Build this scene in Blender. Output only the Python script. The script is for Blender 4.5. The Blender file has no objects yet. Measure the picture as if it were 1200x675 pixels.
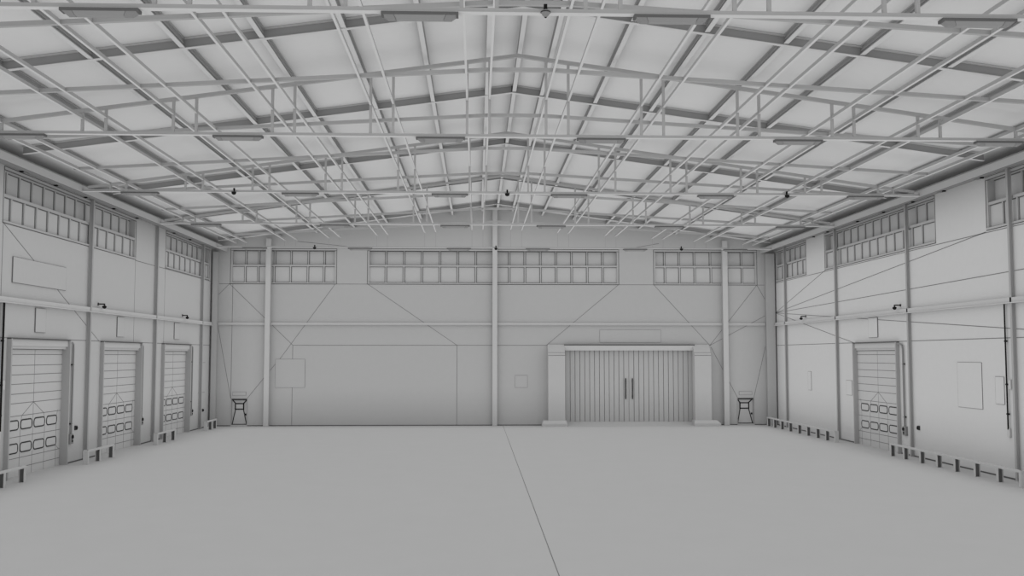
import bpy, bmesh, math, random
from mathutils import Vector, Matrix

random.seed(4)
C = bpy.context.scene.collection
S = 1.7                       # measured units -> metres (applied once, at the end)
D = 42.33                     # distance of the back wall
HALF = 12.0                   # half width of the hall
RZ, RS = 9.22, 0.137          # purlin underside: z = RZ - RS*|x|
def roofz(x, d=0.0): return RZ + d - RS * abs(x)

# ------------------------------------------------------------------ materials
def mat(name, v, rough=0.85, var=0.02, scale=3.0, spec=0.15):
    m = bpy.data.materials.new(name); m.use_nodes = True
    nt = m.node_tree; b = nt.nodes['Principled BSDF']
    tc = nt.nodes.new('ShaderNodeTexCoord')
    n = nt.nodes.new('ShaderNodeTexNoise'); n.inputs['Scale'].default_value = scale
    n.inputs['Detail'].default_value = 4
    r = nt.nodes.new('ShaderNodeMapRange')
    r.inputs['To Min'].default_value = v * (1 - var); r.inputs['To Max'].default_value = v * (1 + var)
    cc = nt.nodes.new('ShaderNodeCombineColor')
    nt.links.new(tc.outputs['Object'], n.inputs['Vector'])
    nt.links.new(n.outputs['Fac'], r.inputs['Value'])
    for k in range(3): nt.links.new(r.outputs['Result'], cc.inputs[k])
    nt.links.new(cc.outputs['Color'], b.inputs['Base Color'])
    b.inputs['Roughness'].default_value = rough
    b.inputs['Specular IOR Level'].default_value = spec
    return m
M = dict(
    wall=mat('painted_wall', 0.38), wall_l=mat('wall_lit_left', 0.41), wall_r=mat('wall_lit_right', 0.50),  # side walls are lighter copies, uneven light put into their colour
    floor=mat('concrete_floor', 0.40, scale=0.8), roof=mat('roof_sheet', 0.56),
    steel=mat('painted_steel', 0.335), rafter=mat('steel_shaded_web', 0.27),  # rafter: steel darkened for webs, shade painted into the colour
    purlin=mat('steel_lit_underside', 0.52), pale=mat('pale_steel', 0.44),  # purlin: steel paled for undersides, light from below painted in
    seam=mat('dark_joint', 0.10), joint=mat('faint_joint', 0.18), dark=mat('dark_rubber', 0.04), black=mat('black_plastic', 0.012),
    frame=mat('window_frame_paint', 0.37), gasket=mat('window_gasket', 0.12),
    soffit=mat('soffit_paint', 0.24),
    pane=mat('frosted_pane', 0.43, rough=0.6), door=mat('door_panel', 0.43),
    lamp=mat('lamp_housing_and_web_shade', 0.11), diff=mat('lamp_diffuser', 0.25, rough=0.5),  # lamp: also the painted shade in the guard posts
    plate=mat('plate_paint', 0.41), grey=mat('mid_grey_plastic', 0.22),
)

# ------------------------------------------------------------------ geometry
class MB:
    def __init__(s): s.bm = bmesh.new()
    def quad(s, pts, m=0):
        f = s.bm.faces.new([s.bm.verts.new(p) for p in pts]); f.material_index = m; return f
    def hexa(s, b, t, m=0):
        vb = [s.bm.verts.new(p) for p in b]; vt = [s.bm.verts.new(p) for p in t]
        n = len(b); fs = [s.bm.faces.new(vb[::-1]), s.bm.faces.new(vt)]
        for i in range(n): fs.append(s.bm.faces.new((vb[i], vb[(i+1) % n], vt[(i+1) % n], vt[i])))
        for f in fs: f.material_index = m
    def box(s, x0, x1, y0, y1, z0, z1, m=0):
        x0, x1 = sorted((x0, x1)); y0, y1 = sorted((y0, y1)); z0, z1 = sorted((z0, z1))
        s.hexa([(x0,y0,z0),(x1,y0,z0),(x1,y1,z0),(x0,y1,z0)], [(x0,y0,z1),(x1,y0,z1),(x1,y1,z1),(x0,y1,z1)], m)
    def prism(s, poly, axis, a, b, m=0):
        """polygon in the two other axes, extruded along axis from a to b"""
        def P(p, t):
            q = list(p); q.insert(axis, t); return tuple(q)
        s.hexa([P(p, a) for p in poly], [P(p, b) for p in poly], m)
    def bar(s, p, q, w, h, up=(0,0,1), m=0):
        p, q = Vector(p), Vector(q); d = (q-p).normalized(); up = Vector(up)
        a = d.cross(up).normalized() * w/2; c = a.cross(d).normalized() * h/2
        s.hexa([p-a-c, p+a-c, p+a+c, p-a+c], [q-a-c, q+a-c, q+a+c, q-a+c], m)
    def tube(s, pts, r, m=0, n=8):
        pts = [Vector(p) for p in pts]; rings = []
        for i, p in enumerate(pts):
            d = (pts[min(i+1, len(pts)-1)] - pts[max(i-1, 0)]).normalized()
            u = d.cross(Vector((0,0,1)) if abs(d.z) < .9 else Vector((1,0,0))).normalized(); v = d.cross(u)
            rings.append([s.bm.verts.new(p + r*(math.cos(2*math.pi*k/n)*u + math.sin(2*math.pi*k/n)*v)) for k in range(n)])
        fs = [s.bm.faces.new(rings[0][::-1]), s.bm.faces.new(rings[-1])]
        for a, b in zip(rings, rings[1:]):
            for k in range(n): fs.append(s.bm.faces.new((a[k], a[(k+1) % n], b[(k+1) % n], b[k])))
        for f in fs: f.material_index = m
    def lathe(s, c, prof, n=16, m=0):
        c = Vector(c); rings = []
        for r, z in prof: rings.append([s.bm.verts.new(c + Vector((r*math.cos(2*math.pi*k/n), r*math.sin(2*math.pi*k/n), z))) for k in range(n)])
        fs = [s.bm.faces.new(rings[0]), s.bm.faces.new(rings[-1])]
        for a, b in zip(rings, rings[1:]):
            for k in range(n): fs.append(s.bm.faces.new((a[k], a[(k+1) % n], b[(k+1) % n], b[k])))
        for f in fs: f.material_index = m
    def build(s, name, mats, parent=None, loc=None, bevel=0.0, smooth=False):
        if parent is not None: base = world_loc(parent)
        elif loc is not None: base = Vector(loc)
        else:
            vs = [v.co for v in s.bm.verts]
            base = Vector(((min(v.x for v in vs)+max(v.x for v in vs))/2, (min(v.y for v in vs)+max(v.y for v in vs))/2, min(v.z for v in vs)))
        if parent is not None and loc is not None: base = Vector(loc)
        for v in s.bm.verts: v.co -= base
        bmesh.ops.recalc_face_normals(s.bm, faces=s.bm.faces[:])
        if bevel:
            bmesh.ops.bevel(s.bm, geom=s.bm.edges[:], offset=bevel, segments=2, affect='EDGES', profile=.5)
        me = bpy.data.meshes.new(name); s.bm.to_mesh(me); s.bm.free()
        if not isinstance(mats, (list, tuple)): mats = [mats]
        for m in mats: me.materials.append(m)
        if smooth:
            for p in me.polygons: p.use_smooth = True
        o = bpy.data.objects.new(name, me); C.objects.link(o)
        if parent is not None:
            o.parent = parent; o.location = base - world_loc(parent)
        else: o.location = base
        return o
def world_loc(o):
    v = Vector(o.location)
    while o.parent: o = o.parent; v += o.location
    return v
def tag(o, label=None, cat=None, group=None, kind=None):
    if label: o['label'] = label
    if cat: o['category'] = cat
    if group: o['group'] = group
    if kind: o['kind'] = kind
    return o
def empty(name, loc):
    o = bpy.data.objects.new(name, None); C.objects.link(o); o.location = loc; o.empty_display_size = .2; return o
def thing(name, loc, label, cat, group=None): return tag(empty(name, loc), label, cat, group)
def dup(root, loc, label, group=None, flip=False):
    def cp(o, par):
        c = o.copy(); C.objects.link(c)
        if par is not None: c.parent = par
        for ch in [x for x in bpy.data.objects if x.parent == o]: cp(ch, c)
        return c
    r = cp(root, None); r.location = loc; r['label'] = label
    if flip: r.rotation_euler.z = root.rotation_euler.z + math.pi
    if group: r['group'] = group
    return r
ORD = ['first','second','third','fourth','fifth','sixth','seventh','eighth','ninth','tenth','eleventh','twelfth']

# ------------------------------------------------------------------ setting: floor, walls, roof
mb = MB()
mb.box(-HALF-.3, HALF+.3, -4, D+.6, -.2, 0)
mb.box(.293, .307, -4, D, 0, .002, 1)
tag(mb.build('floor', [M['floor'], M['joint']]), 'smooth grey concrete floor with one long joint', 'floor', kind='structure')

def wall_mesh(name, P, us, vs, holes, top=None, mats=None, thick=.3, normal=None, seams=()):
    """grid wall with openings; P(u, v, d) gives the point, d = distance into the hall"""
    us, vs = sorted(set(us)), sorted(set(vs))
    bm = bmesh.new(); vert = {}
    def V(i, j):
        if (i, j) not in vert:
            v = vs[j] if not (top and j == len(vs)-1) else top(us[i])
            vert[i, j] = bm.verts.new(P(us[i], v, 0))
        return vert[i, j]
    for i in range(len(us)-1):
        for j in range(len(vs)-1):
            cu, cv = (us[i]+us[i+1])/2, (vs[j]+vs[j+1])/2
            if any(a < cu < b and c < cv < d for a, b, c, d in holes): continue
            bm.faces.new((V(i, j), V(i+1, j), V(i+1, j+1), V(i, j+1)))
    # thickness, away from the hall
    geo = bmesh.ops.extrude_face_region(bm, geom=bm.faces[:])
    off = Vector(P(0, 0, -thick)) - Vector(P(0, 0, 0))
    for g in geo['geom']:
        if isinstance(g, bmesh.types.BMVert): g.co += off
    bmesh.ops.recalc_face_normals(bm, faces=bm.faces[:])
    m = MB(); m.bm.free(); m.bm = bm
    e = (Vector(P(0, 0, 1)) - Vector(P(0, 0, 0)))
    for s in seams:
        (u0, v0), (u1, v1) = s[0], s[1]; w = s[2] if len(s) > 2 else .02; k = s[3] if len(s) > 3 else 1
        m.bar(P(u0, v0, 0.001), P(u1, v1, 0.001), w, .006, up=e, m=k)
    return tag(m.build(name, [M[mats or 'wall'], M['joint'], M['seam']], loc=P(0, 0, 0)), kind='structure')

WZ0, WZ1 = 6.10, 7.42
BZ0, BZ1 = 5.98, 7.46
BW = [(-11.21, -6.77), (-5.45, 5.25), (6.77, 11.22)]
LW = [(23.75, 32.92), (36.05, 41.95)]
RW = [(13.5, 24.45), (27.25, 36.12), (38.2, 42.12)]
LD = [(24.17, 27.68), (30.07, 33.55), (35.85, 39.23)]
RD = [(29.84, 33.37)]
DH = 3.36
PB = lambda u, v, d: (u, D - d, v)
PL = lambda u, v, d: (-HALF + d, u, v)
PR = lambda u, v, d: (HALF - d, u, v)
GX0, GX1, GZ = 2.93, 8.44, 3.30
NL, NR = (-11.11, -10.40), (10.28, 11.03)
holes = [(a, b, BZ0, BZ1) for a, b in BW] + [(GX0, GX1, 0, GZ), (*NL, 0, 1.15), (*NR, 0, 1.15)]
us = [-12.3, 12.3, 0] + [x for h in holes for x in h[:2]]
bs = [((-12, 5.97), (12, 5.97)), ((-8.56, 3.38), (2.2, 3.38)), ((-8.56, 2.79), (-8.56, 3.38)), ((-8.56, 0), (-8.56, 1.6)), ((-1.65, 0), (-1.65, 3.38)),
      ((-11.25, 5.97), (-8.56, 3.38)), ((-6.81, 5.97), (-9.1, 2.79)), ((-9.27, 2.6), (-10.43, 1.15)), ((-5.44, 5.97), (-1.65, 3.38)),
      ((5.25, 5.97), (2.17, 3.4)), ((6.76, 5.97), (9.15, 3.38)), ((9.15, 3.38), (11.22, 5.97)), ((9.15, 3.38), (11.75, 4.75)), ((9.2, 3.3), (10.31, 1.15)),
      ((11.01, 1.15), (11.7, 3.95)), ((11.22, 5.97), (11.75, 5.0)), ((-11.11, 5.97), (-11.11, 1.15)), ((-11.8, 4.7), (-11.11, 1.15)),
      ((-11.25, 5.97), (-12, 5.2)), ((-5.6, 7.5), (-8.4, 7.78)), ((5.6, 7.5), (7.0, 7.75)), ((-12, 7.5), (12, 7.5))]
wall_mesh('wall_back', PB, us, [0, 1.15, GZ, BZ0, BZ1, 9.5], holes, top=lambda u: roofz(u, .15), seams=bs)
def side_wall(name, P, wins, doors, seams, mats):
    h = [(a, b, WZ0, WZ1) for a, b in wins] + [(a+.05, b-.05, 0, DH) for a, b in doors]
    wall_mesh(name, P, [6, D+.3] + [x for q in h for x in q[:2]], [0, DH, WZ0, WZ1, roofz(12, .15)], h, mats=mats, seams=seams)
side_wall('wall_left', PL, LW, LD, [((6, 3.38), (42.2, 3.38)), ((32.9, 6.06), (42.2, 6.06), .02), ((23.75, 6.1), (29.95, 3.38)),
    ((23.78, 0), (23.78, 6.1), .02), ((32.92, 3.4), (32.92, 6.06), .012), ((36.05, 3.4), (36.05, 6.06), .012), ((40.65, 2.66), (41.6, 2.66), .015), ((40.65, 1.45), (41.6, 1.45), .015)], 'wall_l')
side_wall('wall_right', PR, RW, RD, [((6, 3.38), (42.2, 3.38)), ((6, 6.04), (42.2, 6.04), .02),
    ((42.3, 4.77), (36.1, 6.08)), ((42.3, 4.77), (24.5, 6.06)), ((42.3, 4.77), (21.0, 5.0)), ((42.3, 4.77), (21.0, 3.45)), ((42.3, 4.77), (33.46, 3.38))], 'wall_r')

mb = MB()
x = 12.3
zr = lambda X, d: roofz(X, d)
for s in (-1, 1):
    mb.prism([(0, zr(0, .15)), (s*x, zr(x, .15)), (s*x, zr(x, .23)), (0, zr(0, .23))], 1, 6, D+.6)
tag(mb.build('ceiling', M['roof']), 'pale pitched roof sheeting above the steelwork', 'ceiling', kind='structure')

for nm, P, a, b, sp in (('base_shade_back', PB, -12, 12, [(GX0-1.0, GX1+1.15), NL, NR]),
                        ('base_shade_left', PL, 6, 42.3, LD), ('base_shade_right', PR, 6, 42.3, RD)):
    mb = MB(); cur = a  # dark strip painting the shadow line at the wall foot
    for p, q in sorted(sp) + [(b, b)]:
        if p > cur: mb.bar(P(cur, .018, .006), P(p, .018, .006), .036, .012, up=Vector(P(0,0,1))-Vector(P(0,0,0)))
        cur = q
    tag(mb.build(nm, M['seam']), kind='structure')

# ------------------------------------------------------------------ windows
nwin = 0
def window(P, a, b, mull, where, WZ0=WZ0, WZ1=WZ1):
    global nwin; nwin += 1
    e = Vector(P(0,0,1))-Vector(P(0,0,0))
    root = tag(empty('window_%d' % nwin, P((a+b)/2, WZ0, 0)), 'long high two-row frosted window ' + where, 'window', kind='structure')
    def slab(m, u0, u1, v0, v1, d0, d1, k=0):
        p, q = P(u0, v0, d0), P(u1, v1, d1)
        m.box(p[0], q[0], p[1], q[1], p[2], q[2], k)
    zt = 6.72
    f = MB()
    for u in (a, b-.07): slab(f, u, u+.07, WZ0, WZ1, -.27, -.01)
    slab(f, a, b, WZ1-.06, WZ1, -.27, .02); slab(f, a, b, WZ1-.075, WZ1-.06, -.03, .012, 1); slab(f, a, b, WZ0, WZ0+.05, -.10, .02)
    for q in ((a-.022, a, WZ0-.02, WZ1+.02), (b, b+.022, WZ0-.02, WZ1+.02), (a, b, WZ0-.022, WZ0), (a, b, WZ1, WZ1+.022)): slab(f, *q, -.002, .004, 1)
    f.build('window_frame', [M['frame'], M['gasket']], root)
    g = MB()
    slab(g, a+.07, b-.07, zt, zt+.07, -.22, -.02); slab(g, a+.07, b-.07, zt+.07, zt+.095, -.205, -.19, 1); slab(g, a+.07, b-.07, zt-.02, zt, -.075, -.055, 1)
    slab(g, a+.07, b-.07, WZ0+.05, WZ0+.075, -.075, -.055, 1); slab(g, a+.07, b-.07, WZ1-.085, WZ1-.06, -.205, -.19, 1)
    g.build('transom', [M['frame'], M['gasket']], root)
    for nm, z0, z1, d in (('lower_pane', WZ0+.05, zt, -.075), ('upper_pane', zt+.07, WZ1-.06, -.205)):
        p = MB(); slab(p, a+.05, b-.05, z0-.01, z1+.01, d-.02, d); p.build(nm, M['pane'], root)
    for u in mull:
        for z0, z1, d in ((WZ0+.05, zt, -.075), (zt+.07, WZ1-.06, -.205)):
            m = MB(); slab(m, u-.028, u+.028, z0, z1, d, d+.04); slab(m, u-.052, u-.028, z0, z1, d, d+.006, 1); slab(m, u+.028, u+.052, z0, z1, d, d+.006, 1)
            m.build('mullion', [M['frame'], M['gasket']], root)
def px_mull(a, b, n): return [a + (b-a)*k/n for k in range(1, n)]
window(PB, *BW[0], [-10.61, -10.07, -9.4, -8.71, -7.98, -7.3], 'at left in the back wall', BZ0, BZ1)
window(PB, *BW[1], px_mull(-5.45, -.1, 7)+[-.1]+px_mull(-.1, 5.25, 8), 'across the middle of the back wall', BZ0, BZ1)
window(PB, *BW[2], [7.26, 7.89, 8.55, 9.25, 9.95, 10.6], 'at right in the back wall', BZ0, BZ1)
window(PL, *LW[0], [24.25+.695*k for k in range(13) if 24.25+.695*k < 32.8], 'nearest on the left wall')
window(PL, *LW[1], [36.6+.695*k for k in range(8) if 36.6+.695*k < 41.8], 'farthest on the left wall')
window(PR, *RW[0], [23.75-.66*k for k in range(14)], 'nearest on the right wall')
window(PR, *RW[1], [35.35-.652*k for k in range(12)], 'in the middle of the right wall')
window(PR, *RW[2], [41.45-.66*k for k in range(5)], 'farthest on the right wall')

# ------------------------------------------------------------------ sectional dock doors
ndoor = 0
def ring(m, P, u0, u1, v0, v1, d0, d1, t, r, k=0):
    """rounded rectangular frame of width t"""
    def loop(o):
        pts = []
        rr = max(r - o, .005)
        for cx, cy, st in ((u1-o-rr, v1-o-rr, 0), (u0+o+rr, v1-o-rr, 90), (u0+o+rr, v0+o+rr, 180), (u1-o-rr, v0+o+rr, 270)):
            for i in range(5):
                a = math.radians(st + 22.5*i); pts.append((cx + rr*math.cos(a), cy + rr*math.sin(a)))
        return pts
    A, B = loop(0), loop(t); n = len(A)
    L = [[m.bm.verts.new(P(u, v, d)) for u, v in q] for q, d in ((A, d0), (A, d1), (B, d1), (B, d0))]
    for x in range(4):
        for i in range(n):
            f = m.bm.faces.new((L[x][i], L[x][(i+1) % n], L[(x+1) % 4][(i+1) % n], L[(x+1) % 4][i])); f.material_index = k
def dock_door(P, y0, y1, rec, where):
    global ndoor; ndoor += 1
    def slab(m, u0, u1, v0, v1, d0, d1, k=0):
        p, q = P(u0, v0, d0), P(u1, v1, d1); m.box(p[0], q[0], p[1], q[1], p[2], q[2], k)
    e = Vector(P(0,0,1))-Vector(P(0,0,0))
    root = tag(empty('door_%d' % ndoor, P((y0+y1)/2, 0, 0)), 'grey sectional dock door with eight small windows, ' + where, 'door', kind='structure')
    for u in (y0, y1-.07):
        j = MB(); slab(j, u, u+.06, 0, DH, -rec-.1, .11); j.build('door_jamb', M['steel'], root)
    h = MB()
    slab(h, y0+.07, y1-.07, 3.19, DH-.01, -rec-.1, .05); slab(h, y0, y1, DH-.01, DH+.02, -rec, .10, 1)
    h.build('header_box', [M['door'], M['seam']], root)
    h = MB(); slab(h, y0+.07, y1-.07, 3.12, 3.19, -rec-.06, .0); slab(h, y0+.07, y1-.07, 3.105, 3.12, -rec-.06, -rec+.03, 1); h.build('header_lip', [M['pale'], M['seam']], root)
    lf = MB(); a, b = y0+.07, y1-.07; mid = (y0+y1)/2; d = -rec
    slab(lf, a, b, 0, 3.12, d-.06, d)
    def line(p, q, w=.02, k=1): lf.bar(P(p[0], p[1], d+.001), P(q[0], q[1], d+.001), w, .005, up=e, m=k)
    for z in (2.98, 2.71, 2.48, 2.25, 2.01, 1.78, 1.47, .96, .44, .2): line((a, z), (b, z), .016, 2)
    line((mid, 0), (mid, 3.1), .012, 2)
    for s in (-1, 1):
        line((mid, 1.78), (mid+s*.62, 1.47), .014, 2); line((mid+s*.62, 1.47), (mid+s*.7, 1.3), .014, 2)
        line((mid+s*.7, 0), (mid+s*.7, 1.3), .012, 2)
        line((mid+s*1.5, 1.5), (mid+s*1.42, 1.35), .014, 2); line((mid+s*1.42, .56), (mid+s*1.62, .44), .014, 2); line((mid+s*1.42, 0), (mid+s*1.42, 1.35), .010, 2)
    leaf = lf.build('door_leaf', [M['door'], M['seam'], M['joint']], root)
    for z in (1.12, .555):
        for k in range(4):
            c = mid + (k-1.5)*.745
            w = MB(); ring(w, P, c-.325, c+.325, z, z+.255, d, d+.012, .027, .105); fr = w.build('window_frame', M['dark'], leaf)
            w = MB(); slab(w, c-.285, c+.285, z+.035, z+.22, d, d+.006); w.build('window_pane', M['pane'], fr)
for (a, b), n in zip(LD, ('nearest on the left wall', 'middle one of three on the left wall', 'farthest on the left wall')): dock_door(PL, a, b, .10, n)
dock_door(PR, *RD[0], .04, 'the only one on the right wall')

# ------------------------------------------------------------------ double gate in the back wall
ndoor += 1
gate = tag(empty('door_%d' % ndoor, ((GX0+GX1)/2, D, 0)), 'wide double gate of vertical boards with two dark pull handles', 'door', kind='structure')
gm = (GX0+GX1)/2 - .02
for s, x0, x1 in ((-1, GX0+.02, gm-.006), (1, gm+.006, GX1-.02)):
    n = 13; w = (x1-x0)/n; prof = []
    for k in range(n):
        prof += [(x0+k*w+.013, D+.06), (x0+(k+1)*w-.013, D+.06), (x0+(k+1)*w-.010, D+.085), (x0+(k+1)*w+.010, D+.085)]
    prof = [(x0, D+.085)] + prof[:-2] + [(x1, D+.085), (x1, D+.12), (x0, D+.12)]
    lf = MB(); lf.prism(prof, 2, .15, GZ-.02)
    for k in range(1, n): lf.box(x0+k*w-.006, x0+k*w+.006, D+.080, D+.0851, .151, GZ-.021, 1)
    leaf = lf.build('gate_leaf', [M['wall'], M['joint']], gate)
    hx = gm + s*.145
    h = MB(); h.tube([(hx, D+.0, 1.10), (hx, D+.0, 1.98)], .022, n=10)
    for z in (1.22, 1.86): h.tube([(hx, D+.0, z), (hx, D+.065, z)], .02)
    h.build('pull_handle', M['black'], leaf)
l = MB(); l.box(GX0-.04, GX1+.02, D-.16, D+.05, 3.16, 3.37); l.box(GX0-.04, GX1+.02, D-.165, D+.05, 3.37, 3.42, 1); l.build('lintel', [M['pale'], M['seam']], gate)
l = MB(); l.prism([(D-.5, 0.0), (D+.12, 0.0), (D+.12, .15), (D+.03, .15)], 0, GX0, GX1); l.build('threshold', M['floor'], gate)
for nm, x0, x1, px0, px1 in (('left', 2.19, 2.90, 1.93, 2.97), ('right', 8.38, 9.08, 8.32, 9.44)):
    t = thing('gate_pillar', ((x0+x1)/2, D-.25, 0), 'square grey gate pillar with sloped top, %s of the board gate' % nm, 'pillar', 'gate pillars')
    p = MB(); fy = D-.5
    p.prism([(fy, .22), (fy, 2.95), (D-.28, 3.22), (D-.10, 3.41), (D-.001, 3.41), (D-.001, .22)], 0, x0, x1)
    for y, z in ((fy, 2.955), (fy+.10, 3.07), (fy+.19, 3.175), (fy+.28, 3.275)):
        p.bar((x0, y-.001, z), (x1, y-.001, z), .022, .006, up=(0, -1, .9), m=1)
    p.build('pillar_shaft', [M['plate'], M['joint']], t)
    q = MB(); a = .06
    q.hexa([(px0, D-.62, 0), (px1, D-.62, 0), (px1, D-.002, 0), (px0, D-.002, 0)], [(px0, D-.62, .1), (px1, D-.62, .1), (px1, D-.002, .1), (px0, D-.002, .1)])
    o0, o1 = (a, .02) if nm == 'left' else (.02, .15)
    q.hexa([(px0, D-.62, .1), (px1, D-.62, .1), (px1, D-.002, .1), (px0, D-.002, .1)], [(px0+o0, D-.56, .23), (px1-o1, D-.56, .23), (px1-o1, D-.002, .23), (px0+o0, D-.002, .23)])
    q.build('plinth', M['pale'], t)

# ------------------------------------------------------------------ small exit doors in the back wall
for (x0, x1), nm in ((NL, 'left'), (NR, 'right')):
    ndoor += 1
    root = tag(empty('door_%d' % ndoor, ((x0+x1)/2, D, 0)), 'small recessed exit door at the %s end of the back wall' % nm, 'door', kind='structure')
    yl = D+.12
    f = MB(); w = .03
    f.box(x0, x0+w, D-.012, yl+.06, 0, 1.15); f.box(x1-w, x1, D-.012, yl+.06, 0, 1.15); f.box(x0+w, x1-w, D-.012, yl+.06, 1.12, 1.15, 1)
    f.build('door_frame', [M['steel'], M['seam']], root)
    b = MB(); b.box(x0+w, x1-w, D-.02, yl, 0, .05); b.build('threshold', M['floor'], root)
    lf = MB(); lf.box(x0+w, x1-w, yl, yl+.04, .05, 1.11)
    a0, a1, b0, b1 = x0+.185, x1-.20, .70, .935
    if nm == 'right': a0, a1 = x0+.165, x1-.225
    def ln(p, q, t): lf.bar((p[0], yl-.002, p[1]), (q[0], yl-.002, q[1]), t, .006, up=(0, -1, 0), m=1)
    ln((x0+.05, 1.1), (a0, b1), .05); ln((x1-.05, 1.1), (a1, b1), .05); ln((a0, b0), (x0+.05, .07), .04); ln((a1, b0), (x1-.06, .07), .04)
    ln((x0+w, .07), (x1-w, .07), .03); ln((x0+w, 1.09), (x1-w, 1.09), .04)
    leaf = lf.build('door_leaf', [M['door'], M['dark']], root)
    g = MB(); ring(g, lambda u, v, d: (u, yl-d, v), a0-.03, a1+.03, b0-.02, b1+.02, 0, .02, .045, .012); g.box(a0-.03, a0+.012, yl-.022, yl-.002, b0, b1); g.box(a1-.012, a1+.03, yl-.022, yl-.002, b0, b1); fr = g.build('window_frame', M['black'], leaf)
    g = MB(); g.box(a0, a1, yl-.008, yl-.001, b0, b1); g.build('window_pane', M['pane'], fr)
    h = MB(); h.lathe((x1-.10, yl-.03, .44), [(.012, 0), (.03, .01), (.03, .07), (.012, .08)]); h.tube([(x1-.10, yl-.03, .48), (x1-.10, yl, .48)], .012); h.build('door_handle', M['black'], leaf)
    sx = (x0+x1)/2
    s = MB(); s.box(sx-.28, sx+.28, D-.014, D-.001, 1.27, 1.43); s.box(sx-.27, sx+.27, D-.017, D-.014, 1.28, 1.42, 1)
    tag(s.build('exit_sign', [M['joint'], M['wall']]), 'small blank exit sign box above the %s exit door' % nm, 'sign', 'exit sign boxes')

# ------------------------------------------------------------------ plates fixed to the walls
def plate(P, u0, u1, v0, v1, label, d=.014, name='wall_plate', cat='plate'):
    p, q = P(u0, v0, .001), P(u1, v1, d)
    t = thing(name, P((u0+u1)/2, v0, 0), label, cat)
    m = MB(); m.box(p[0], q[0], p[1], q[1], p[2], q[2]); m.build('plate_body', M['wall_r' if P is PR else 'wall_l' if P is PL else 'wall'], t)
    m = MB(); e = Vector(P(0,0,1))-Vector(P(0,0,0)); z = d*.5
    for a, b in (((u0,v0),(u1,v0)), ((u1,v0),(u1,v1)), ((u1,v1),(u0,v1)), ((u0,v1),(u0,v0))):
        m.bar(P(*a, z), P(*b, z), .018, d*.9, up=e, m=1 if a[0] != b[0] else 0)
    m.build('plate_edge', [M['joint'], M['joint']], t)
plate(PB, -9.27, -8.04, 1.61, 2.79, 'large square plate on the back wall beside the left inner column')
plate(PB, .81, 1.33, 1.60, 2.10, 'small square plate on the back wall left of the gate')
plate(PB, 4.43, 7.04, 3.51, 4.04, 'long blank sign plate centred above the board gate')
plate(PL, 24.3, 27.4, 4.72, 5.33, 'long blank sign plate high above the nearest left dock door', .03)
plate(PL, 25.62, 26.22, 3.55, 4.15, 'square plate above the nearest left dock door', .03)
plate(PL, 31.37, 31.98, 3.54, 4.15, 'square plate above the middle left dock door', .03)
plate(PL, 37.24, 37.88, 3.56, 4.15, 'square plate above the farthest left dock door', .03)
plate(PR, 31.40, 32.12, 3.54, 4.16, 'square plate above the right dock door', .03)
plate(PR, 24.92, 26.19, 1.60, 2.77, 'large upright plate on the right wall above the guard rail')
plate(PR, 23.86, 24.26, 1.77, 2.43, 'narrow upright plate on the right wall beside the black cable drop')
plate(PR, 33.70, 34.22, 1.60, 2.09, 'small plate on the right wall just beyond the dock door')
plate(PR, 37.85, 38.22, 1.63, 2.33, 'narrow plate on the right wall near the far corner')

# ------------------------------------------------------------------ columns
FR = [17.45, 23.28, 29.01, 34.92, 40.74]        # frames (rafters and columns)
def column(P, u, w, dep, z1, label, group, mt='steel'):
    t = thing('steel_column', P(u, 0, dep/2), label, 'column', group)
    m = MB()
    def slab(u0, u1, v0, v1, d0, d1, k=0):
        p, q = P(u0, v0, d0), P(u1, v1, d1); m.box(p[0], q[0], p[1], q[1], p[2], q[2], k)
    t_ = dep*.18; slab(u-w/2, u+w/2, 0, z1, dep-t_, dep); slab(u-w/2, u+w/2, 0, z1, .0, t_); slab(u-w*.1, u+w*.1, 0, z1, t_, dep-t_)
    m.build('column_shaft', M[mt], t)
    m = MB(); slab(u-w/2-.015, u+w/2+.015, 0, .015, 0, dep+.015); m.build('base_plate', M['steel'], t)
ODS = ['nearest', 'second', 'third', 'farthest']
for k in (2, 3, 4): column(PL, FR[k], .08, .12, 7.45, '%s of the slim columns in view on the left wall' % ['nearest', 'middle', 'farthest'][k-2], 'left wall columns')
for k in (1, 2, 3, 4): column(PR, FR[k], .08, .10, 7.45, '%s of the four slim columns on the right wall' % ODS[k-1], 'right wall columns')
column(PB, -9.60, .21, .2, roofz(9.66)-.02, 'square column on the back wall right of the left exit door', 'back wall columns', 'pale')
column(PB, -.05, .2, .2, roofz(0)-.02, 'tall square column in the middle of the back wall', 'back wall columns', 'pale')
column(PB, 9.80, .22, .2, roofz(9.8)-.02, 'square column on the back wall left of the right exit door', 'back wall columns', 'pale')
column(PB, -11.80, .22, .2, 7.31, 'column in the left rear corner of the hall', 'corner columns', 'wall')
column(PB, 11.745, .39, .2, 7.31, 'column in the right rear corner of the hall', 'corner columns', 'wall')

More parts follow.
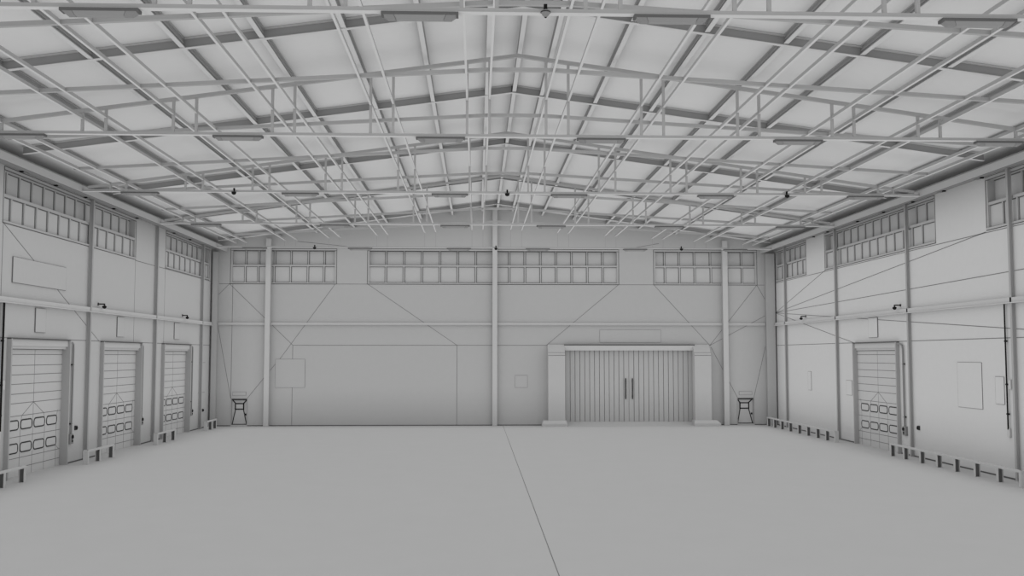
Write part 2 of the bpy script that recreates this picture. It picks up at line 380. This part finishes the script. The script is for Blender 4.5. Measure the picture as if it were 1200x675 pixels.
# ------------------------------------------------------------------ wall rails (girts) and eave beams
def long_bar(name, x0, x1, y0, y1, z0, z1, mt, label, cat, group=None, lip=None):
    m = MB(); m.box(x0, x1, y0, y1, z0, z1)
    if lip: m.box(*lip)
    return tag(m.build(name, M[mt]), label, cat, group)
long_bar('wall_rail', -12, -11.90, 6, 42.1, 4.20, 4.34, 'pale', 'long horizontal rail at mid height along the left wall', 'rail', 'wall rails', lip=(-11.90, -11.87, 6, 42.1, 4.20, 4.225))
long_bar('wall_rail', 12, 11.90, 6, 42.1, 4.20, 4.34, 'pale', 'long horizontal rail at mid height along the right wall', 'rail', 'wall rails', lip=(11.90, 11.87, 6, 42.1, 4.20, 4.225))
long_bar('wall_rail', -11.68, 11.54, D, D-.07, 4.23, 4.33, 'pale', 'long horizontal rail at mid height across the back wall', 'rail', 'wall rails', lip=(-11.68, 11.54, D-.07, D-.09, 4.23, 4.25))
for s, nm in ((-1, 'left'), (1, 'right')):
    t = thing('eave_beam', (s*11.7, 24, 7.31), 'boxed beam under the eaves along the top of the %s wall' % nm, 'beam', 'eave beams')
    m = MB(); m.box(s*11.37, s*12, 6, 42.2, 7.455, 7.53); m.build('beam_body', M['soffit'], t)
    m = MB(); m.box(s*11.34, s*11.37, 6, 42.2, 7.31, 7.485); m.build('fascia', M['wall'], t)
    m = MB(); m.box(s*11.37, s*11.40, 6, 42.2, 7.305, 7.325); m.build('drip_edge', M['joint'], t)

# ------------------------------------------------------------------ roof steel
for k, y in enumerate(FR):
    t = thing('rafter_beam', (0, y, roofz(12)), 'deep grey pitched rafter spanning the roof, %s from the camera' % ['nearest', 'second', 'third', 'fourth', 'farthest'][k], 'beam', 'roof rafters')
    for nm, d0, d1, w, mt in (('web', .012, .165, .03, 'rafter'), ('lower_flange', 0, .012, .09, 'purlin'), ('upper_flange', .165, .19, .12, 'pale')):  # web and lower flange tones imitate light from below
        m = MB()
        for s in (-1, 1):
            m.prism([(0, roofz(0, d0)-.045), (s*11.36, roofz(11.36, d0)-.045), (s*11.36, roofz(11.36, d1)-.045), (0, roofz(0, d1)-.045)], 1, y-w/2, y+w/2)
        m.build(nm, M[mt], t)
    m = MB(); m.box(-.012, .012, y-.05, y+.05, roofz(0)-.03, roofz(0, .14)); m.build('ridge_splice', M['seam'], t)
PX = [0, .65, 1.92, 3.25, 4.68, 6.07, 7.66, 9.2, 10.74]
for i, px in enumerate(PX):
    for s in ((-1, 1) if i else (1,)):
        X = s*px + .06; z = roofz(px) + (.07 if px > 10 else 0); zt = roofz(px) + .13
        if i: lab = 'grey lengthwise roof purlin, %s %s of the ridge' % (ORD[i-1], 'left' if s < 0 else 'right')
        else: lab = 'grey ridge purlin running lengthwise under the roof peak'
        t = thing('roof_purlin', (X, 24, z), lab, 'beam', 'roof purlins')
        m = MB(); m.box(X-.045, X+.045, 6, D, z-.022, z-.008); m.build('lower_flange', M['purlin'], t)  # paler underside, bounce light put into the colour
        m = MB(); m.box(X-.012, X+.012, 6, D, z-.008, zt)
        if px < 10: m.box(X-.030, X+.030, 6, D, z+.045, z+.07)
        m.build('web', M['rafter'], t)  # darker side, shade put into the colour
        m = MB(); m.box(X-.045, X+.045, 6, D, zt, zt+.015); m.build('upper_flange', M['steel'], t)

# trusses
TY = [12.48, 19.75, 26.76, 33.3, 40.57]
PAIR = [(.57, 1.02), (2.5, 2.95), (4.46, 4.90), (6.40, 6.85), (8.17, 8.63), (10.2, 10.62)]
TZ = 7.32
tie = lambda X: 8.14 - .058*max(0, abs(X)-.5)
for k, y in enumerate(TY):
    t = thing('roof_truss', (0, y, TZ), 'slender pale roof truss carrying ceiling lights, %s from the camera' % ['nearest', 'second', 'third', 'fourth', 'farthest'][k], 'truss', 'roof trusses')
    m = MB(); m.box(-11.36, 11.36, y-.038, y+.038, TZ+.012, TZ+.065); m.build('bottom_chord', M['steel'], t)
    m = MB(); m.box(-11.36, 11.36, y-.046, y+.046, TZ, TZ+.012); m.build('chord_lit_strip', M['purlin'], t)  # added pale strip, painting light on the chord underside
    if k < 4:
        m = MB(); c = lambda X: 9.0 - .1395*abs(X)
        for s in (-1, 1):
            m.prism([(0, c(0)-.035), (s*11.2, c(11.2)-.035), (s*11.2, c(11.2)+.035), (0, c(0)+.035)], 1, y-.04, y+.04)
        m.build('top_chord', M['steel'], t)
    for s in (-1, 1):
        for pr in PAIR:
            for X in pr:
                w = .026 if k < 4 else .012
                top = 9.0-.1395*X-.03 if k < 4 else tie(X)
                m = MB(); m.box(s*X-w, s*X+w, y-w, y+w, TZ+.06, top); m.build('hanger', M['steel'], t)
# tie beams
TIE = [14.35 + 3.44*k for k in range(8)]
for k, y in enumerate(TIE):
    m = MB()
    for s in (-1, 1):
        xs = [0, .6, 10.75]
        for a, b in zip(xs, xs[1:]):
            m.prism([(s*a, tie(a)-.035), (s*b, tie(b)-.035), (s*b, tie(b)+.035), (s*a, tie(a)+.035)], 1, y-.035, y+.035)
    tag(m.build('tie_beam', M['steel'], loc=(0, y, 7.5)), 'thin shallow-pitched tie beam under the roof, %s from the camera' % (['nearest']+ORD[1:7]+['farthest'])[k], 'beam', 'ceiling tie beams')
# lengthwise light rails in pairs
for i, pr in enumerate(PAIR):
    for s in (-1, 1):
        for j, X in enumerate(pr):
            side = 'left' if s < 0 else 'right'
            t = thing('ceiling_rail', (s*X, 24, tie(X)-.1), 'thin pale lengthwise ceiling rail, %s of the %s pair %s of the ridge' % (('inner', 'outer')[j], ORD[i], side), 'rail', 'paired ceiling rails')
            z = tie(X)+.03
            m = MB(); m.box(s*X-.020, s*X+.020, 6, 40.75, z-.075, z-.064); m.build('rail_flange', M['purlin'], t)  # underside paled to paint light from below
            m = MB(); m.box(s*X-.014, s*X+.014, 6, 40.75, z-.064, z); m.build('rail_web', M['steel'], t)

# ------------------------------------------------------------------ ceiling lights under the trusses
def make_light(x, y, label):
    t = thing('ceiling_light', (x, y, TZ-.10), label, 'light', 'ceiling lights')
    m = MB(); m.box(x-.49, x+.49, y-.075, y+.075, TZ-.042, TZ-.001); m.build('housing', M['lamp'], t)
    m = MB(); zb, zt = TZ-.095, TZ-.042
    m.hexa([(x-.30, y-.045, zb), (x+.30, y-.045, zb), (x+.30, y+.045, zb), (x-.30, y+.045, zb)], [(x-.33, y-.07, zt), (x+.33, y-.07, zt), (x+.33, y+.07, zt), (x-.33, y+.07, zt)])
    m.build('diffuser', M['diff'], t)
    for s in (-1, 1):
        m = MB()
        m.hexa([(x+s*.305, y-.045, zb), (x+s*.40, y-.045, zb), (x+s*.40, y+.045, zb), (x+s*.305, y+.045, zb)], [(x+s*.335, y-.07, zt), (x+s*.46, y-.07, zt), (x+s*.46, y+.07, zt), (x+s*.335, y+.07, zt)])
        m.build('end_cap', M['grey'], t)
    return t
LX = [-9.83, -5.57, -1.55, 1.68, 5.69, 9.84]
TN = ['nearest', 'second', 'third', 'fourth', 'farthest']
LN = ['far left', 'second from left', 'just left of centre', 'just right of centre', 'second from right', 'far right']
proto = None
for k, y in enumerate(TY):
    for i, x in enumerate(LX):
        if k == 0 and i in (0, 5): continue
        lab = 'flat grey strip light under the %s truss, %s' % (TN[k], LN[i])
        if proto is None: proto = make_light(x, y, lab)
        else: dup(proto, (x, y, TZ-.10), lab)
# small dome cameras under the chords
def dome(x, y, label, body):
    t = thing('dome_camera', (x, y, TZ-.1), label, 'camera', 'dome cameras')
    m = MB(); m.tube([(x, y-.065, TZ+.10), (x, y-.065, TZ+.02)], .018); m.box(x-.022, x+.022, y-.085, y-.05, TZ+.05, TZ+.11); m.build('mount', M['black'], t)
    m = MB(); m.lathe((x, y-.10, TZ-.07), [(.014, 0), (.04, .025), (.062, .06), (.055, .085), (.02, .10)] if body == 'grey' else [(.02, 0), (.05, .01), (.062, .04), (.055, .07), (.02, .085)]); m.build('dome', M[body], t)
    m = MB(); m.lathe((x, y-.10, TZ-.075), [(.008, -.004), (.016, .004), (.012, .012)]); m.build('lens', M['black'], t)
    m = MB(); m.lathe((x, y-.10, TZ-.012), [(.065, 0), (.065, .012), (.055, .02)]); m.build('rim', M['dark'], t)
dome(.05, TY[0], 'grey dome camera under the middle of the nearest truss', 'grey')
for x, n in ((-7.32, 'left part'), (0, 'middle'), (7.64, 'right part')): dome(x, TY[2], 'black dome camera on the %s of the third truss' % n, 'black')
for x, n in ((-7.4, 'left part'), (-.04, 'middle'), (7.59, 'right part')): dome(x, TY[4], 'black dome camera on the %s of the farthest truss' % n, 'black')
# clips below the eave beams
for s, ys, nm in ((-1, [24.5, 26.5, 28.5, 30.7, 32.8, 36.8, 38.85], 'left'), (1, [24.5, 26.55, 28.5, 30.6, 32.75, 35.6, 37.1], 'right')):
    for i, y in enumerate(ys):
        m = MB(); X = s*11.94
        m.box(X-.04, X+.04, y-.03, y+.03, 7.42, 7.455); m.box(X-.05, X+.05, y+.03, y+.30, 7.435, 7.455, 1)
        tag(m.build('eave_mounted_clip', [M['black'], M['grey']]), 'small black clip under the %s eave beam, %s from the camera' % (nm, (['nearest']+ORD[1:6]+['farthest'])[i]), 'clip', 'clips under the eave beams')

# ------------------------------------------------------------------ wall cameras on the mid-height rails
def wall_cam(P, y, label):
    t = thing('security_camera', P(y, 4.36, 0), label, 'camera', 'wall cameras')
    m = MB(); m.tube([P(y, 4.47, 0), P(y, 4.47, .02)], .04, n=12); m.tube([P(y, 4.47, .01), P(y, 4.47, .20)], .02); m.tube([P(y, 4.48, .19), P(y, 4.42, .19)], .024)
    m.build('bracket', M['dark'], t)
    c = P(y, 4.33, .19)
    m = MB(); m.lathe(c, [(.012, 0), (.04, .015), (.06, .045), (.064, .065), (.048, .085), (.018, .095)]); m.build('camera_body', M['black'], t)
wall_cam(PL, 29.8, 'black camera on the left wall rail, above the middle dock door')
wall_cam(PL, 38.25, 'black camera on the left wall rail, above the farthest dock door')
wall_cam(PR, 29.66, 'black camera on the right wall rail, above the dock door')
wall_cam(PR, 38.35, 'black camera on the right wall rail, near the far corner')

# ------------------------------------------------------------------ conduits and controls beside the dock doors
def conduit(P, y, z0, s, label, glabel):
    t = thing('conduit', P(y, z0, .04), label, 'conduit', 'door conduits')
    m = MB()
    pts = [P(y-s*.30, 3.30, .06), P(y-s*.12, 3.30, .06), P(y-s*.03, 3.26, .05), P(y, 3.15, .045), P(y, z0, .045)]
    m.tube(pts, .027, n=8); m.build('pipe', M['grey'], t)
    for z in (2.7, z0+.28):
        q = MB(); q.tube([P(y-.07, z, .03), P(y+.07, z, .03)], .022); q.build('clamp', M['dark'], t)
    b = thing('control_box', P(y, z0-.26, 0), glabel, 'box', 'door control boxes')
    m = MB(); p, q = P(y-.11, z0-.27, .001), P(y+.11, z0, .07); m.box(p[0], q[0], p[1], q[1], p[2], q[2]); m.build('box_body', M['grey'], b, bevel=.008)
    m = MB(); m.tube([P(y+.02, z0-.08, .07), P(y+.02, z0-.08, .10)], .05, n=14); m.build('button', M['black'], b)
    m = MB(); m.tube([P(y+.02, z0-.19, .07), P(y+.02, z0-.19, .09)], .034, n=14); m.build('button', M['dark'], b)
conduit(PL, 28.0, .80, 1, 'thin grey conduit beside the nearest left dock door', 'control box with buttons beside the nearest left dock door')
conduit(PL, 33.76, .91, 1, 'thin grey conduit beside the middle left dock door', 'control box with buttons beside the middle left dock door')
conduit(PL, 39.58, .87, 1, 'thin grey conduit beside the farthest left dock door', 'control box with buttons beside the farthest left dock door')
conduit(PR, 29.5, .84, -1, 'thin grey conduit beside the right dock door', 'control box with buttons beside the right dock door')
def socket(P, y, z, w, label):
    t = thing('wall_socket', P(y, z-w, 0), label, 'socket', 'wall sockets')
    m = MB(); p, q = P(y-w, z-w, .001), P(y+w, z+w, .04); m.box(p[0], q[0], p[1], q[1], p[2], q[2]); m.build('socket_box', M['dark'], t)
    m = MB(); m.tube([P(y, z, .04), P(y, z, .065)], w*.6, n=12); m.build('socket_lid', M['black'], t)
socket(PL, 28.38, .94, .06, 'small black wall socket above the control box of the nearest left dock door')
socket(PL, 41.3, .72, .055, 'small black wall socket near the left rear corner')
socket(PR, 28.62, .86, .06, 'small dark wall socket beside the second right column')
for P, y, s, nm in ((PL, 23.86, 1, 'left'), (PR, 23.66, -1, 'right')):
    t = thing('cable_drop', P(y, 1.05, .05), 'black vertical cable drop with small pale boxes on the %s wall' % nm, 'cable', 'cable drops')
    m = MB(); m.tube([P(y, 4.21, .05), P(y, 1.18, .05)], .026 if P is PL else .019, n=8); m.build('cable', M['black'], t)
    for z in (3.3, 2.26, 1.55):
        q = MB(); q.tube([P(y-.05, z, .04), P(y+.05, z, .04)], .022); q.build('clip', M['black'], t)
    for yy, z in ((y+s*.12, 2.26), (y, 1.10)):
        q = MB(); a, b = P(yy-.055, z-.11, .001), P(yy+.055, z+.11, .05); q.box(a[0], b[0], a[1], b[1], a[2], b[2]); q.build('junction_box', M['pale'], t, bevel=.006)

# ------------------------------------------------------------------ guard rails on the floor
def post(t, x, y, s, plain):
    m = MB(); h = .375
    xi, xo = x, x+s*.13              # aisle side, wall side
    if plain: m.box(xi, xo, y-.05, y+.05, 0, h+.01)
    else:
        m.box(xi, xi+s*.014, y-.04, y+.05, 0, h); m.box(xo-s*.014, xo, y-.04, y+.05, 0, h); m.box(xi+s*.014, xo-s*.014, y+.01, y+.03, 0, h, 1)  # web coloured dark to paint the shade in the recess
    m.build('post', [M['pale'], M['lamp']], t)
def guard(s, ys, label, last_plain):
    x = s*11.36
    t = thing('guard_rail', (x, sum(ys)/len(ys), 0), label, 'guard rail', 'low guard rails')
    for i, y in enumerate(ys): post(t, x, y, s, last_plain and y == min(ys))
    m = MB(); m.box(x-s*.005, x+s*.05, min(ys)-.06, max(ys)+.06, .33, .385)
    m.build('top_rail', M['pale'], t)
guard(-1, [21.95, 22.9, 23.9], 'low three-post guard rail nearest the camera on the left', False)
guard(-1, [27.72, 28.58, 29.58], 'low guard rail around the nearest left column, between first and second dock doors', True)
guard(-1, [33.62, 34.58, 35.52], 'low guard rail around the middle left column, between second and third dock doors', True)
guard(-1, [39.72, 40.39, 41.08], 'low guard rail around the farthest left column', True)
guard(1, [33.74, 34.62, 35.58, 36.6, 37.62, 38.7, 39.76, 40.72, 41.58], 'long low guard rail beyond the right dock door', True)
guard(1, [22.14, 23.12, 24.19, 25.22, 26.2, 27.2, 28.25, 29.15], 'long low guard rail nearer than the right dock door', True)

# ------------------------------------------------------------------ to metres
for me in bpy.data.meshes:
    me.transform(Matrix.Scale(S, 4))
for o in bpy.data.objects: o.location = Vector(o.location) * S

# ------------------------------------------------------------------ camera, light
cam = bpy.data.cameras.new('camera'); cam.lens = 35.01; cam.sensor_width = 36; cam.clip_end = 500
co = bpy.data.objects.new('camera', cam); C.objects.link(co)
co.location = Vector((-.8168, 0, 2.9639)) * S
co.rotation_euler = (math.pi/2 + .0673, 0, -.0354)
bpy.context.scene.camera = co

sc = bpy.context.scene
w = bpy.data.worlds.new('sky'); sc.world = w; w.use_nodes = True
bg = w.node_tree.nodes['Background']; bg.inputs['Color'].default_value = (1, 1, 1, 1); bg.inputs['Strength'].default_value = .35
sc.cycles.use_fast_gi = True
sc.cycles.fast_gi_method = 'ADD'
w.light_settings.ao_factor = .565
w.light_settings.distance = 3.0
sc.cycles.max_bounces = 6; sc.cycles.diffuse_bounces = 4
sc.view_settings.view_transform = 'Standard'; sc.view_settings.look = 'None'
sc.view_settings.exposure = 0; sc.view_settings.gamma = 1; sc.view_settings.use_curve_mapping = False
